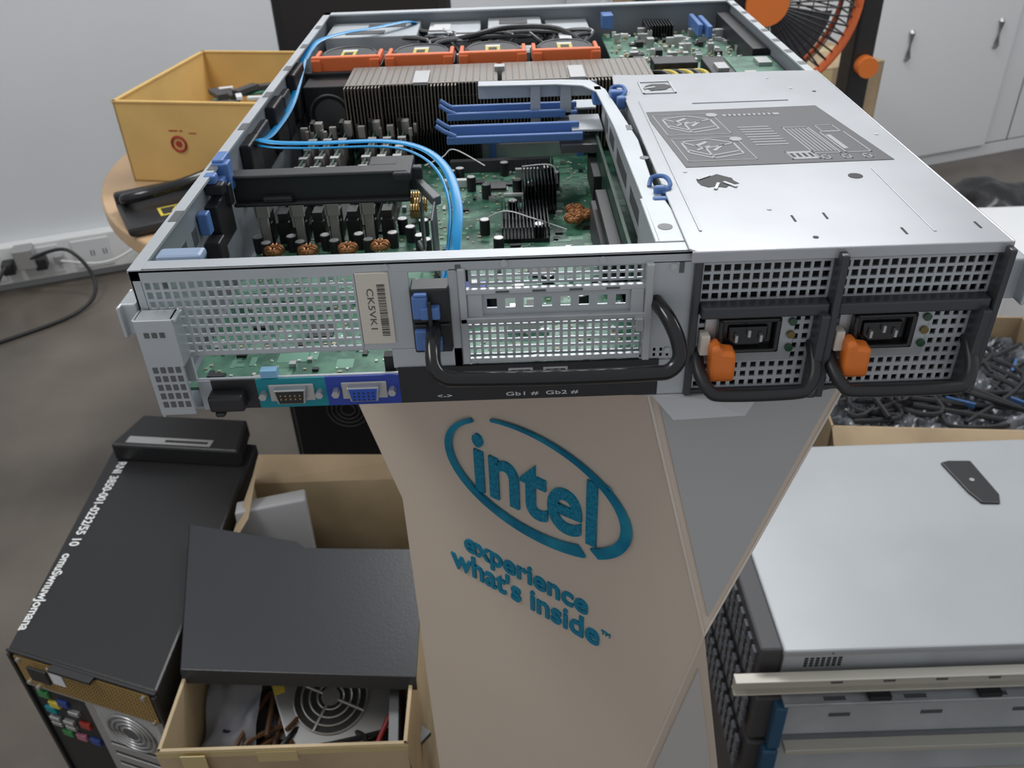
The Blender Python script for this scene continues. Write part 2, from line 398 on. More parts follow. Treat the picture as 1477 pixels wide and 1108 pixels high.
for nm,m,x,z in (('port_green',greenp,.03,-.085),('port_blue',bluep,.06,-.095),('port_yellow',yel,.042,-.104),('port_red',redp,.085,-.135),('jack_pink',pink,.065,-.172),('jack_green',greenp,.04,-.172),('jack_blue',bluep,.09,-.172),('port_teal',teal,.03,-.120)):
    g=G(nm,P,m,bevel=.001,M=RM); g.box(x-.009,x+.009,-.006,-.001,z-.007,z+.006); g.done()
g=G('port_shells',P,stripe,bevel=.001,M=RM)
for x,z in ((.03,-.14),(.055,-.14),(.03,-.152),(.055,-.152),(.075,-.11)): g.box(x-.009,x+.009,-.0075,-.001,z-.004,z+.004)
g.done()
g=G('screws',P,stripe,True,M=RM)
for x,z in ((.018,-.012),(W-.02,-.012),(.018,-.06),(W-.02,-.068),(.03,-.068)): g.cyl((x,-.008,z),.0035,.004,'Y')
g.done()

# ============================================================= CARTON WITH PARTS
P,M,a,b=carton('junk_carton',-.262,.046,.235,.74,F,-.765,cardi,0)
g=G('folded_flaps',P,cardt)
g.add([(-.262,.235,-.765),(.046,.235,-.765),(.046,.228,-.85),(-.262,.228,-.85)],[(0,1,2,3)])
g.add([(-.262,.735,-.765),(.046,.735,-.765),(.05,.76,-.735),(-.25,.77,-.73)],[(0,1,2,3)])
g.add([(-.262,.56,-.765),(-.262,.74,-.765),(-.235,.73,-.705),(-.225,.60,-.72)],[(0,1,2,3)])
g.done()
g=G('packing_tape',P,mat('tape',(.50,.40,.20),.3)); g.box(-.263,.047,.234,.2345,-.81,-.766); g.box(-.14,-.09,.233,.2345,-1.1,-.77); g.box(-.23,-.20,.226,.2275,-.84,-.764); g.done()
PM=Matrix.Translation((-.075,.375,-.855))@Matrix.Rotation(math.radians(24),4,'Z')@Matrix.Rotation(math.radians(20),4,'X')
g=G('loose_power_supply',P,stripe,bevel=.002,M=PM); g.box(-.08,.085,-.075,.07,-.085,0); g.done()
g=G('psu_fan_opening',P,ink,True,M=PM); g.cyl((-.008,.0,0),.052,.0008,n=48); g.done()
g=G('psu_fan_grille',P,stripe,True,M=PM)
for r in (.018,.029,.040,.051): g.ring((-.008,0,.002),r,.0017,'Z',48)
for k in range(4):
    w=k*math.pi/2+.8; g.tube([(-.008+.012*math.cos(w),.012*math.sin(w),.002),(-.008+.052*math.cos(w),.052*math.sin(w),.002)],.0024)
g.cyl((-.008,0,.0),.013,.003); g.done()
g=G('warning_label',P,yel,M=PM); g.box(-.079,-.064,.03,.06,.0003,.0009); g.done()
g=G('grey_drive_enclosure',P,mat('grey_enclosure',(.33,.33,.34),.45,.1),bevel=.003,M=Matrix.Translation((-.20,.635,-.78))@Matrix.Rotation(.25,4,'Z')@Matrix.Rotation(-.35,4,'X')); g.box(-.055,.055,-.02,.03,-.16,.05); g.done()
g=G('crumpled_paper',P,mat('grey_paper',(.20,.21,.24),.7),True); vs=[];N=24
for i in range(N+1):
    for j in range(N+1):
        x=-.25+.075*i/N;y=.27+.16*j/N; vs.append((x,y,-.80-.09*(1-j/N)+.03*noise.noise(Vector((x*30,y*30,0)))))
g.add(vs,[(i*(N+1)+j,(i+1)*(N+1)+j,(i+1)*(N+1)+j+1,i*(N+1)+j+1) for i in range(N) for j in range(N)]); g.done()
g=G('loose_cables',P,black,True)
for k in range(22):
    q=[(random.uniform(-.24,.03),random.uniform(.26,.5),random.uniform(-.95,-.86)) for _ in range(5)]
    g.tube(smooth_path(q,6),.004,6)
g.done()
g=G('brown_cables',P,mat('brown_cable',(.12,.06,.03),.5),True)
for k in range(6):
    q=[(random.uniform(-.20,-.08),random.uniform(.27,.42),random.uniform(-.90,-.85)) for _ in range(4)]
    g.tube(smooth_path(q,6),.0035,6)
g.done()
g=G('red_cable',P,mat('cable_red',(.35,.03,.03),.4),True); g.tube(smooth_path([(-.03,.27,-.9),(.0,.33,-.86),(.02,.37,-.85),(.0,.42,-.88)]),.004); g.done()
g=G('scrap_plates',P,steelD)
for k in range(8): g.ob((random.uniform(-.16,.0),random.uniform(.3,.65),-.95+.01*k),(.12,.09,.008),random.uniform(0,3))
g.ob((.02,.31,-.85),(.012,.13,.12),.08); g.done()
g=G('bottom_scrap',P,dgray); g.box(-.255,.04,.24,.735,-1.1,-.97); g.done()

P=parent('computer_side_panel')
g=G('bent_sheet',P,panelb,bevel=.0015)
pz=lambda y:-.752+(y-.33)*.09
top=[(-.262,.345),(.052,.322),(.050,.535),(-.13,.545),(-.145,.558),(-.318,.600)]
top=[(x,y,pz(y)) for x,y in top]; bot=[(x,y,z-.004) for x,y,z in top]; n_=len(top)
g.add(top+bot,[tuple(range(n_)),tuple(range(2*n_-1,n_-1,-1))]+[(i,i+n_,(i+1)%n_+n_,(i+1)%n_) for i in range(n_)])
g.done()
g=G('sheet_lips',P,panelb)
g.add([(-.262,.345,pz(.345)),(.052,.322,pz(.322)),(.052,.317,-.772),(-.262,.340,-.772)],[(0,3,2,1)])
g.add([(-.318,.600,pz(.6)),(-.262,.345,pz(.345)),(-.262,.345,-.757),(-.318,.600,pz(.6)-.012)],[(0,3,2,1)])
g.done()

P=parent('computer_case')
g=G('case_body',P,towerb,bevel=.006); g.box(-.30,-.10,1.14,1.53,F+.01,-.74); g.done()
g=G('rear_frame',P,steelD,bevel=.001); g.box(-.29,-.11,1.134,1.14,F+.02,-.75); g.done()
g=G('rear_recess',P,black); g.box(-.285,-.115,1.132,1.1345,F+.03,-.77); g.done()
g=G('fan_rings',P,steelD,True)
for r in (.045,.035,.025,.015): g.ring((-.17,1.130,-.90),r,.0015,'Y')
g.done()
g=G('feet',P,black)
g.box(-.29,-.11,1.16,1.2,F,F+.011); g.box(-.29,-.11,1.48,1.52,F,F+.011); g.done()

# ============================================================= STAND
P=parent('promotional_display_stand')
zT=-.0872
T0=(.142,.125,zT);T1=(.268,.027,zT);TL=(.018,.222,zT);T2=(.400,.035,zT);T3=(.42,.32,zT);T4=(.05,.38,zT)
K=(.094,.163,-.303);V=(.315,-.010,-.281);Wb=(.35,.26,-.30);Wl=(.12,.33,-.30)
B0=(.096,.163,F);B1=(.19,.085,F);B2=(.476,.139,F);B3=(.46,.38,F);B4=(.12,.42,F)
V_=[T0,T1,TL,T2,T3,T4,K,V,Wb,Wl,B0,B1,B2,B3,B4]
i={n:k for k,n in enumerate('T0 T1 TL T2 T3 T4 K V Wb Wl B0 B1 B2 B3 B4'.split())}
fc_=lambda s:tuple(i[n] for n in s.split())
g=G('faceted_body',P,beige)
g.add(V_,[fc_('T0 K B0 B1 V T1'),fc_('TL K T0'),fc_('T1 V T2'),fc_('V B1 B2'),fc_('T2 V Wb'),fc_('T2 Wb T3'),fc_('V B2 Wb'),fc_('Wb B2 B3'),fc_('T3 Wb Wl T4'),fc_('Wb B3 B4 Wl'),fc_('TL T4 Wl'),fc_('TL Wl K'),fc_('K Wl B4 B0'),fc_('TL T0 T1 T2 T3 T4'),fc_('B0 B4 B3 B2 B1')]); g.done()
def inset(name,tri,k,m,shift=0):
    a_,b_,c_=[Vector(q) for q in tri]
    n=(b_-a_).cross(c_-a_).normalized()
    if n.y>0:n=-n
    cen=(a_+b_+c_)/3
    t3=[cen.lerp(q,k) for q in (a_,b_,c_)]
    g=G(name,P,m); g.add([tuple(q+n*.0015) for q in t3]+[tuple(q-n*.001) for q in t3],[(0,1,2),(0,3,4,1),(1,4,5,2),(2,5,3,0)]); g.done()
inset('side_panel',(T1,V,T2),.88,standg)
inset('lower_facet_shading',(V,B1,B2),.93,mat('stand_shading_grey',(.52,.50,.48),.42,.1))  # greyer inset paints the lower facet's shading difference into its colour
g=G('ridge_trim',P,mat('stand_trim',(.68,.60,.52),.35,.2),True)
g.tube([T1,V],.0012,8); g.tube([V,B1],.0010,8); g.tube([V,T2],.001,8); g.done()
g=G('top_sheet',P,paperW); g.add([(.255,.0,zT+.0002),(.33,-.012,zT+.0002),(.41,.01,zT+.0002),(.42,.2,zT+.0002),(.1,.2,zT+.0002)],[(0,1,2,3,4)]);
g.add([(.262,.020,-.0870),(.325,-.010,-.0870),(.322,-.006,-.100),(.285,.008,-.112)],[(0,1,2,3)]); g.done()
X=Vector((.788,-.616,0)).normalized();Yv=Vector((0,0,1));Zn=X.cross(Yv)
SM=Matrix(((X.x,Yv.x,Zn.x,.277+Zn.x*.001),(X.y,Yv.y,Zn.y,.02+Zn.y*.001),(X.z,Yv.z,Zn.z,0),(0,0,0,1)))
text('logo_word','intel',P,logom,SM@Matrix.Translation((-.149,-.246,0)),w=.106,h=.056,ext=.0012,off=.0013)
text('slogan_line_1','experience',P,logom,SM@Matrix.Translation((-.164,-.322,0)),w=.119,h=.0245,ext=.001,off=.0006)
text('slogan_line_2',"what's inside",P,logom,SM@Matrix.Translation((-.179,-.350,0)),w=.146,h=.0235,ext=.001,off=.0006)
text('slogan_tm','TM',P,logom,SM@Matrix.Translation((-.031,-.334,0)),size=.006,ext=.001)
def swirl(g,a0,a1,t0,t1,n=60):
    c=(-.092,-.219);a_,b_=.082,.050;ph=math.radians(-3);vs=[]
    for k in range(n+1):
        q=k/n; w=math.radians(a0+(a1-a0)*q); t=t0+(t1-t0)*q
        for r in (0,-t):
            x=(a_+r)*math.cos(w);y=(b_+r*.8)*math.sin(w)
            X_=c[0]+x*math.cos(ph)-y*math.sin(ph);Y_=c[1]+x*math.sin(ph)+y*math.cos(ph)
            vs+= [(X_,Y_,0),(X_,Y_,.002)]
    fs=[]
    for k in range(n):
        A_=4*k;B_=4*(k+1)
        fs+=[(A_+1,B_+1,B_+3,A_+3),(A_,A_+1,B_+1,B_),(A_+2,B_+2,B_+3,A_+3)]
    fs+=[(0,1,3,2),(4*n,4*n+2,4*n+3,4*n+1)]
    g.add(vs,fs,SM)
g=G('logo_swirl',P,logom); swirl(g,118,-44,.0025,.0105); swirl(g,134,306,.004,.0125); g.done()
g=G('registered_mark',P,logom,True); g.ring((-.030,-.190,.001),.0026,.0005,'Z',M=SM); g.done()

# ============================================================= SERVER
S=parent('rack_server')
zb=-.0864
def B_(name,m,*boxes,bevel=0,smooth=False,M=None):
    g=G(name,S,m,bevel=bevel,smooth=smooth,M=M)
    for b in boxes: g.box(*b)
    return g.done()
L=.62
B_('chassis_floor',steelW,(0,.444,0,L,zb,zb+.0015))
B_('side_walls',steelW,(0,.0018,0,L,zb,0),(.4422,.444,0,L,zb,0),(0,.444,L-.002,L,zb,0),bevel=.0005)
B_('wall_rims',steelL,(0,.007,.0,L,-.0015,.0001),(.437,.444,.3,L,-.0015,.0001),(0,.444,L-.012,L,-.0015,.0001))
g=G('rim_notches',S,steelD)
for k in range(7): g.box(.002,.007,.06+.08*k,.075+.08*k,.0001,.0003); g.box(.438,.4435,.34+.04*k,.35+.04*k,.0001,.0003)
for k in range(6): g.box(.0018,.0022,.03+.02*k,.038+.02*k,-.03,-.02)
g.done()
B_('rack_ears',steelL,(-.009,0,-.002,.014,-.036,-.018),(-.009,-.007,-.006,.016,-.036,-.018),(.444,.456,-.002,.02,-.033,-.010),(.454,.456,-.01,.02,-.033,-.010),bevel=.001)
B_('slide_rail',stripe,(-.006,-.001,.02,L,-.055,-.02),(.445,.450,.02,L,-.055,-.02))
B_('rear_frame',steelL,(0,.289,0,.011,-.002,0),(0,.289,0,.0018,-.0065,0),(0,.006,0,.002,zb,0),(.113,.141,0,.002,-.052,-.006),(.161,.166,0,.002,-.068,-.005),
  (.264,.289,0,.002,-.064,-.005),(.006,.020,0,.002,-.068,-.050),(.020,.132,0,.002,-.070,-.067),(.006,.113,0,.002,-.052,-.049),(.128,.166,0,.002,-.064,-.052),bevel=.0005)
g=G('rear_grille',S,steelL); g.grille(.006,.113,-.050,-.0065,24,8,0,.0012,.34,.26); g.done()
g=G('slot_mesh',S,steelL); g.grille(.168,.262,-.060,-.037,22,5,.004,.005,.36,.30); g.grille(.172,.262,-.0165,-.008,20,2,.004,.005,.36,.3); g.grille(.178,.255,-.032,-.022,8,1,.002,.003,.45,.45); g.grille(.262,.287,-.066,-.056,7,3,0,.001,.4,.4); g.done()
B_('slot_covers',steel,(.166,.264,-.001,.003,-.0205,-.0175),(.166,.264,-.002,.003,-.037,-.0335),(.166,.264,0,.003,-.063,-.060),(.17,.178,0,.003,-.034,-.02),(.255,.262,-.001,.003,-.034,-.02),(.166,.170,-.002,.003,-.062,-.005),(.262,.266,-.004,.003,-.062,-.005),(.258,.262,-.004,.0,-.044,-.036),bevel=.0006)
g=G('slot_cover_dimples',S,steelD)
for k in range(4): g.box(.185+.019*k,.192+.019*k,-.0012,-.0008,-.0195,-.0182)
g.done()
B_('rear_bracket',steelL,(.001,.0025,-.012,0,-.083,-.022),(.001,.020,-.013,-.011,-.081,-.022),(.019,.021,-.013,0,-.05,-.022),(.0,.023,-.012,-.001,-.024,-.022),bevel=.0005)
g=G('bracket_holes',S,steelD)
for r in range(5):
    for c in range(4): g.box(.004+.004*c,.0065+.004*c,-.0134,-.013,-.050-.0055*r,-.0535-.0055*r)
for c in range(3): g.box(.005+.004*c,.0075+.004*c,-.0134,-.013,-.029,-.032)
g.done()
B_('asset_label',paper,(.114,.131,-.0012,-.0002,-.0475,-.0055),bevel=.0004)
g=G('barcode',S,mat('faded_ink',(.10,.09,.08),.6))
z=-.012
while z>-.042:
    t=random.choice((.0003,.0005,.0009)); g.box(.1245,.1285,-.0015,-.0012,z-t,z); z-=t+random.choice((.0004,.0007))
g.done()
text('label_code','CK5VK1',S,mat('faded_ink',(.10,.09,.08),.6),Matrix.Translation((.1190,-.0013,-.014))@RX@Matrix.Rotation(-math.pi/2,4,'Z'),w=.024,h=.0034,ext=.0001)
B_('riser_latch_socket',black,(.141,.161,-.003,.01,-.035,-.015),(.141,.161,-.003,.01,-.053,-.0355),bevel=.001)
B_('riser_latch_tabs',blueP,(.142,.150,-.006,-.002,-.031,-.018),(.146,.156,-.007,-.002,-.031,-.024),(.142,.150,-.006,-.002,-.050,-.038),(.146,.156,-.007,-.002,-.050,-.043),(.143,.150,-.006,-.001,-.018,-.0165),bevel=.001)
g=G('latch_outline',S,black,bevel=.0005); g.box(.150,.152,-.008,-.006,-.052,-.02); g.done()
g=G('carry_handle',S,blackG,True)
g.tube(smooth_path([(.152,.0,-.036),(.152,-.018,-.040),(.153,-.028,-.046),(.158,-.031,-.0505),(.168,-.031,-.052),(.22,-.031,-.053),(.262,-.031,-.0525),(.272,-.031,-.051),(.277,-.028,-.045),(.276,-.022,-.037),(.272,-.012,-.030),(.268,.0,-.028)],6),.0040,14); g.done()
B_('io_strip',black,(.027,.0515,-.001,.001,zb,-.0675),(.130,.272,-.0012,.001,zb,-.0635))
B_('io_strip_tail',steelL,(.272,.289,-.001,.001,zb,-.064),(.020,.027,-.001,.001,zb,-.0675))
B_('release_tab',black,(.026,.0455,-.010,0,-.083,-.073),(.028,.034,-.010,0,-.0864,-.083),bevel=.002)
B_('serial_panel',teal,(.0515,.0895,-.0012,.001,zb,-.0675))
B_('video_panel',dblue,(.0895,.130,-.0012,.001,zb,-.0675))
def dsub(name,cx,cz,m,rows):
    g=G(name+'_shell',S,stripe,bevel=.0008)
    R_=Matrix(((1,0,0,0),(0,0,-1,0),(0,1,0,0),(0,0,0,1)))
    def tz(w1,w2,h,y0,y1,gg): gg.prism([(cx-w1,cz+h),(cx+w1,cz+h),(cx+w2,cz-h),(cx-w2,cz-h)],y0,y1,R_)
    tz(.0125,.0125,.0055,.001,.0022,g); tz(.0088,.0076,.0046,.002,.0065,g)
    g.done()
    g=G(name+'_face',S,m); tz(.0078,.0066,.0038,.0065,.0068,g); g.done()
    g=G(name+'_screws',S,stripe,True); g.cyl((cx-.0155,-.006,cz),.0022,.006,'Y',6); g.cyl((cx+.0155,-.006,cz),.0022,.006,'Y',6); g.done()
    g=G(name+'_pins',S,gold if m is black else ink)
    for r in range(rows):
        for c in range(5): g.box(cx-.0055+.0026*c,cx-.0047+.0026*c,-.0072,-.0067,cz+.0018-.0022*r,cz+.001-.0022*r)
    g.done()
dsub('serial_port',.0705,-.0765,black,2); dsub('video_port',.1105,-.0765,vga,3)
B_('port_openings',stripe,(.190,.2035,-.0022,0,-.0745,-.0655),(.209,.2225,-.0022,0,-.0745,-.0655),bevel=.0004)
B_('port_cavities',ink,(.1915,.2020,-.0026,-.002,-.0735,-.0665),(.2105,.2210,-.0026,-.002,-.0735,-.0665))
B_('port_springs',stripe,(.194,.1955,-.0028,-.0024,-.069,-.0665),(.198,.1995,-.0028,-.0024,-.069,-.0665),(.213,.2145,-.0028,-.0024,-.069,-.0665),(.217,.2185,-.0028,-.0024,-.069,-.0665))
text('port_text',"Gb1 #  Gb2 #",S,paperW,Matrix.Translation((.188,-.0014,-.0838))@RX,w=.040,h=.0026,ext=.0001)
text('port_symbol',"<->",S,paperW,Matrix.Translation((.150,-.0014,-.0838))@RX,w=.008,h=.0018,ext=.0001)
B_('main_board',pcb,(.012,.285,.004,.43,-.0765,-.0745))
def rnd(name,m,n,xr,yr,sz,hz,base=-.0745,seed=1):
    random.seed(seed); g=G(name,S,m)
    for _ in range(n):
        x=random.uniform(*xr);y=random.uniform(*yr);a=random.uniform(*sz);b=random.uniform(*sz);h=random.uniform(*hz)
        g.box(x-a/2,x+a/2,y-b/2,y+b/2,base,base+h)
    g.done()
rnd('chips_black',black,90,(.016,.28),(.01,.34),(.002,.008),(.001,.002),seed=1)
rnd('resistors_tan',tan,480,(.016,.28),(.01,.34),(.001,.0025),(.0006,.001),seed=2)
rnd('resistors_white',white,300,(.016,.28),(.01,.34),(.0008,.002),(.0004,.0008),seed=3)
rnd('solder_traces',pcbL,460,(.016,.28),(.008,.34),(.001,.012),(.0001,.0003),seed=4)
rnd('metal_cans',stripe,60,(.016,.28),(.01,.34),(.002,.006),(.001,.004),seed=5)
g=G('square_controller_chip',S,black,bevel=.0003); g.box(.176,.192,.275,.291,-.0745,-.072); g.box(.07,.085,.05,.065,-.0745,-.072); g.box(.205,.222,.12,.137,-.0745,-.072); g.done()
g=G('chip_legs',S,stripe)
for k in range(12): g.box(.1762+.00135*k,.1768+.00135*k,.2735,.2925,-.0745,-.0738); g.box(.1745,.1935,.2755+.00135*k,.2761+.00135*k,-.0745,-.0738)
g.done()
g=G('capacitors',S,black,True); gt=G('capacitor_tops',S,stripe,True)
random.seed(9)
caps=[(.014+.024*k,.176) for k in range(5)]+[(.022+.024*k,.166) for k in range(4)]+[(random.uniform(.13,.25),random.uniform(.06,.33)) for _ in range(20)]+[(.225,.295),(.232,.283),(.115,.20),(.122,.185),(.13,.17)]
for x,y in caps:
    g.cyl((x,y,-.0745),.0038,.0115,n=16); gt.cyl((x,y,-.063),.0032,.0003,n=16)
g.done();gt.done()
g=G('inductor_coils',S,copper,True)
for x,y in ((.028,.162),(.052,.160),(.080,.161),(.102,.164),(.243,.215),(.249,.205),(.241,.199)):
    g.ring((x,y,-.067),.0042,.0022,'Z',16)
    for k in range(10):
        w=k*.628; g.ring((x+.0042*math.cos(w),y+.0042*math.sin(w),-.067),.0028,.0006,'X' if abs(math.cos(w))<.7 else 'Y',10,k=5)
g.done()
g=G('brass_coils',S,gold,True)
for x,y in ((.118,.245),(.122,.232),(.120,.220)):
    for k in range(5): g.ring((x+.002*k,y,-.066),.005,.0008,'X',12,k=5)
g.done()
latchm=mat('latch_grey',(.36,.34,.31),.5)
g=G('memory_slots',S,black); gl=G('memory_latches',S,latchm,bevel=.0005); gm=G('memory_modules',S,pcbD); gh=G('memory_heat_spreaders',S,mat('spreader',(.15,.14,.13),.45,.5)); gc=G('memory_latch_clips',S,stripe)
random.seed(44)
for k in range(8):
    x=.018+.0125*k
    g.box(x-.003,x+.003,.205,.345,-.0745,-.066)
    g.box(x-.0035,x+.0035,.345,.352,-.0745,-.052); g.box(x-.0035,x+.0035,.190,.202,-.0745,-.052)
    if k%2==0:
        gl.box(x-.0030,x+.0030,.184,.188,-.0735,-.044); gl.box(x-.0050,x+.0050,.183,.186,-.052,-.043); gl.box(x-.0045,x-.003,.183,.190,-.060,-.043)
        gl.box(x-.003,x+.003,.352,.356,-.06,-.042)
    g.box(x-.0045,x+.0045,.188,.192,-.0745,-.058)
    if k%2==1 or k in (2,6):
        gm.box(x-.0007,x+.0007,.208,.345,-.068,-.044); gh.box(x-.0026,x+.0026,.225,.330,-.062,-.046)
        for q in range(5): gc.box(x-.0034,x+.0034,.235+.022*q,.240+.022*q,-.050,-.0435)
    if k%2: gl.box(x-.004,x+.004,.350,.358,-.05,-.038); g.box(x-.005,x-.002,.345,.356,-.055,-.036)
for q in range(16): gl.ob((random.uniform(.015,.115),random.uniform(.345,.365),-.058),(.003,.004,.03))
g.done();gl.done();gm.done();gh.done();gc.done()
g=G('air_baffle',S,black,bevel=.0012); g.box(.010,.128,.157,.160,-.030,-.010); g.box(.010,.128,.153,.167,-.012,-.0095); g.box(.010,.128,.152,.157,-.031,-.028); g.box(.03,.05,.151,.157,-.028,-.024); g.box(.118,.130,.150,.185,-.016,-.010); g.box(.100,.120,.167,.185,-.013,-.010); g.box(.126,.136,.165,.172,-.028,-.012); g.done()
g=G('baffle_arm',S,steelD,bevel=.0008); g.prism([(.128,.172),(.133,.172),(.150,.135),(.145,.13)],-.026,-.020); g.box(.145,.1465,.100,.135,-.062,-.022); g.box(.135,.1365,.135,.150,-.062,-.024); g.prism([(.130,.150),(.146,.100),(.1475,.100),(.132,.152)],-.062,-.058); g.done()
B_('baffle_clip_blue',blueP,(.0025,.013,.148,.158,-.018,.001),(.0025,.011,.138,.148,-.014,-.006),(.0025,.009,.102,.110,-.028,-.014),(.0025,.010,.150,.168,-.006,.003),(.0025,.010,.128,.136,-.005,.0005),bevel=.001)
B_('baffle_clip_black',black,(.0025,.010,.120,.150,-.045,-.016),(.0025,.014,.127,.135,-.012,-.005),(.0025,.012,.104,.118,-.05,-.034),(.0025,.014,.140,.146,-.024,-.010),bevel=.001)
B_('left_wall_ducts',black,(.002,.010,.215,.245,-.04,-.010),(.002,.008,.25,.285,-.045,-.012),(.002,.010,.30,.335,-.045,-.008),(.002,.008,.345,.37,-.05,-.012),(.002,.010,.385,.43,-.045,-.005),(.002,.005,.2,.44,-.05,-.03),bevel=.002)
B_('corner_pad',mat('grey_blue',(.25,.33,.47),.4),(.010,.034,.012,.024,-.004,.0012),bevel=.002)
def flatcable(name,pts,w=.0033,t=.0009):
    g=G(name,S,cyan,True); g.tube(smooth_path(pts,8),0,10,flat=(w,t)); g.done()
flatcable('data_cable',[(.006,.45,-.008),(.010,.36,-.022),(.010,.28,-.022),(.009,.245,-.016),(.014,.228,-.010),(.030,.214,-.008),(.060,.210,-.008),(.107,.212,-.009),(.135,.201,-.012),(.152,.176,-.018),(.160,.137,-.026),(.160,.105,-.036),(.157,.084,-.050),(.150,.075,-.064)])
flatcable('data_cable_pair',[(.009,.243,-.020),(.014,.224,-.013),(.030,.209,-.010),(.060,.205,-.010),(.107,.206,-.011),(.131,.196,-.014),(.147,.173,-.020),(.155,.137,-.028),(.155,.105,-.038),(.152,.084,-.052),(.146,.076,-.064)],.0012,.0008)
flatcable('data_cable_front',[(.006,.45,-.008),(.010,.50,-.004),(.03,.530,-.003),(.06,.55,-.003),(.095,.59,-.006),(.10,.61,-.02)],.004)
B_('data_connector',cyan,(.143,.155,.068,.082,-.074,-.056),(.134,.14,.07,.08,-.074,-.062),bevel=.001)
B_('blue_connector',dblue,(.163,.178,.075,.088,-.0745,-.058),bevel=.001)
B_('white_connectors',white,(.168,.174,.078,.084,-.058,-.055),(.19,.21,.05,.056,-.0745,-.066),(.14,.16,.285,.29,-.0745,-.068),(.19,.235,.262,.265,-.0745,-.072),bevel=.0005)
g=G('chipset_heatsinks',S,finb)
for (x0,x1,y0,y1,h) in ((.188,.222,.175,.225,.012),(.205,.230,.225,.285,.024),(.130,.172,.335,.385,.030),(.104,.13,.345,.38,.025)):
    g.box(x0,x1,y0,y1,-.0745,-.071); n=int((x1-x0)/.0026)
    for k in range(n+1):
        x=x0+(x1-x0-.0008)*k/n; g.box(x,x+.0008,y0,y1,-.071,-.0745+h)
g.done()
g=G('heatsink_wires',S,white,True); g.tube(smooth_path([(.172,.20,-.068),(.19,.195,-.058),(.21,.19,-.062),(.235,.186,-.07)]),.0005,6); g.tube(smooth_path([(.205,.255,-.047),(.228,.252,-.046),(.232,.25,-.06)]),.0005,6)
g.tube(smooth_path([(.125,.30,-.06),(.14,.305,-.055),(.15,.308,-.05),(.175,.295,-.06)]),.0005,6); g.done()
B_('expansion_slots',dgray,(.145,.23,.318,.324,-.0745,-.064),(.252,.258,.10,.19,-.0745,-.05),(.262,.266,.06,.20,-.0745,-.045),bevel=.0005)
B_('slot_silver',stripe,(.165,.255,.352,.358,-.0745,-.062),(.20,.22,.30,.304,-.0745,-.066))
B_('slot_blue_ends',blueP,(.178,.184,.350,.360,-.0745,-.058),(.255,.261,.350,.360,-.0745,-.058))
g=G('processor_heatsinks',S,finm)
for x0,x1 in ((.056,.187),(.192,.322)):
    n=44
    for k in range(n+1):
        x=x0+(x1-x0)*k/n; y=.360+(.006 if (k//11)%2 else 0)
        g.box(x-.0006,x+.0006,y,.428,-.070,-.012)
    for z in (-.066,-.052,-.038,-.024): g.box(x0,x1,.372,.426,z-.0004,z+.0004)
g.done()
B_('heatsink_tops',mat('fin_top',(.27,.24,.21),.35,.7),(.056,.187,.368,.428,-.0125,-.0115),(.192,.322,.368,.428,-.0125,-.0115))
B_('heatsink_clips',stripe,(.115,.128,.362,.40,-.0115,-.009),(.250,.263,.362,.40,-.0115,-.009),(.185,.194,.40,.41,-.03,-.008))
g=G('heatsink_top_grooves',S,steelD)
for x0,x1 in ((.056,.187),(.192,.322)):
    for k in range(22): 
        x=x0+(x1-x0)*(k+.5)/22; g.box(x-.0005,x+.0005,.372,.427,-.0115,-.0112)
g.done()
B_('fan_shroud',black,(.012,.054,.40,.432,-.07,-.02),(.004,.296,.432,.438,-.075,-.016),bevel=.001)
g=G('shroud_ring',S,steelD,True); g.ring((.034,.398,-.045),.018,.0012,'Y',30); g.cyl((.034,.399,-.045),.014,.002,'Y'); g.done()
g=G('cooling_fans',S,black,bevel=.001); gr=G('fan_rings',S,dgray,True); go=G('fan_handles',S,orangeR,bevel=.0012); gy=G('fan_labels',S,yel); gi=G('fan_label_print',S,ink); gw=G('fan_label_white',S,paperW)
for k in range(4):
    x0=.014+.0685*k; x1=x0+.065; xm=(x0+x1)/2
    g.box(x0,x1,.446,.450,-.075,-.014); g.box(x0,x1,.488,.492,-.075,-.014); g.box(x0,x0+.004,.446,.492,-.075,-.014); g.box(x1-.004,x1,.446,.492,-.075,-.014)
    g.box(x0+.004,x1-.004,.446,.490,-.03,-.014)
    pts=[(xm+.027*math.cos(w),.470+.022*math.sin(w)) for w in [math.pi*q/12 for q in range(-2,15)]]
    g.prism(pts,-.014,-.008)
    gr.ring((xm,.470,-.0085),.024,.0015,'Z',32)
    gr.ring((xm,.446,-.045),.027,.002,'Y',32); gr.cyl((xm,.445,-.045),.012,.003,'Y')
    go.box(x0+.001,x1-.001,.4385,.4455,-.018,-.004); go.box(x0+.001,x0+.005,.4385,.480,-.014,-.007); go.box(x1-.005,x1-.001,.4385,.480,-.014,-.007); go.box(x0+.001,x0+.010,.4365,.440,-.024,-.006); go.box(x1-.010,x1-.001,.4365,.440,-.024,-.006)
    gy.box(xm-.007,xm+.007,.456,.474,-.0080,-.0074); gi.box(xm-.004,xm+.004,.460,.469,-.0074,-.0070); gw.box(xm-.007,xm+.007,.474,.480,-.0080,-.0074)
for q in (g,gr,go,gy,gi,gw): q.done()
B_('drive_cage',steelL,(.010,.105,.545,.612,-.05,-.010),(.012,.28,.50,.504,-.07,-.02),(.115,.170,.56,.615,-.05,-.012),(.178,.235,.565,.615,-.05,-.010),(.24,.285,.57,.615,-.05,-.014),bevel=.001)
B_('drive_cage_dark',dgray,(.03,.07,.555,.57,-.010,-.0095),(.06,.11,.505,.525,-.05,-.02),(.18,.28,.51,.56,-.06,-.025),(.286,.44,.32,.61,-.075,-.055),(.19,.22,.58,.60,-.010,-.0095),(.05,.09,.585,.60,-.010,-.0096))
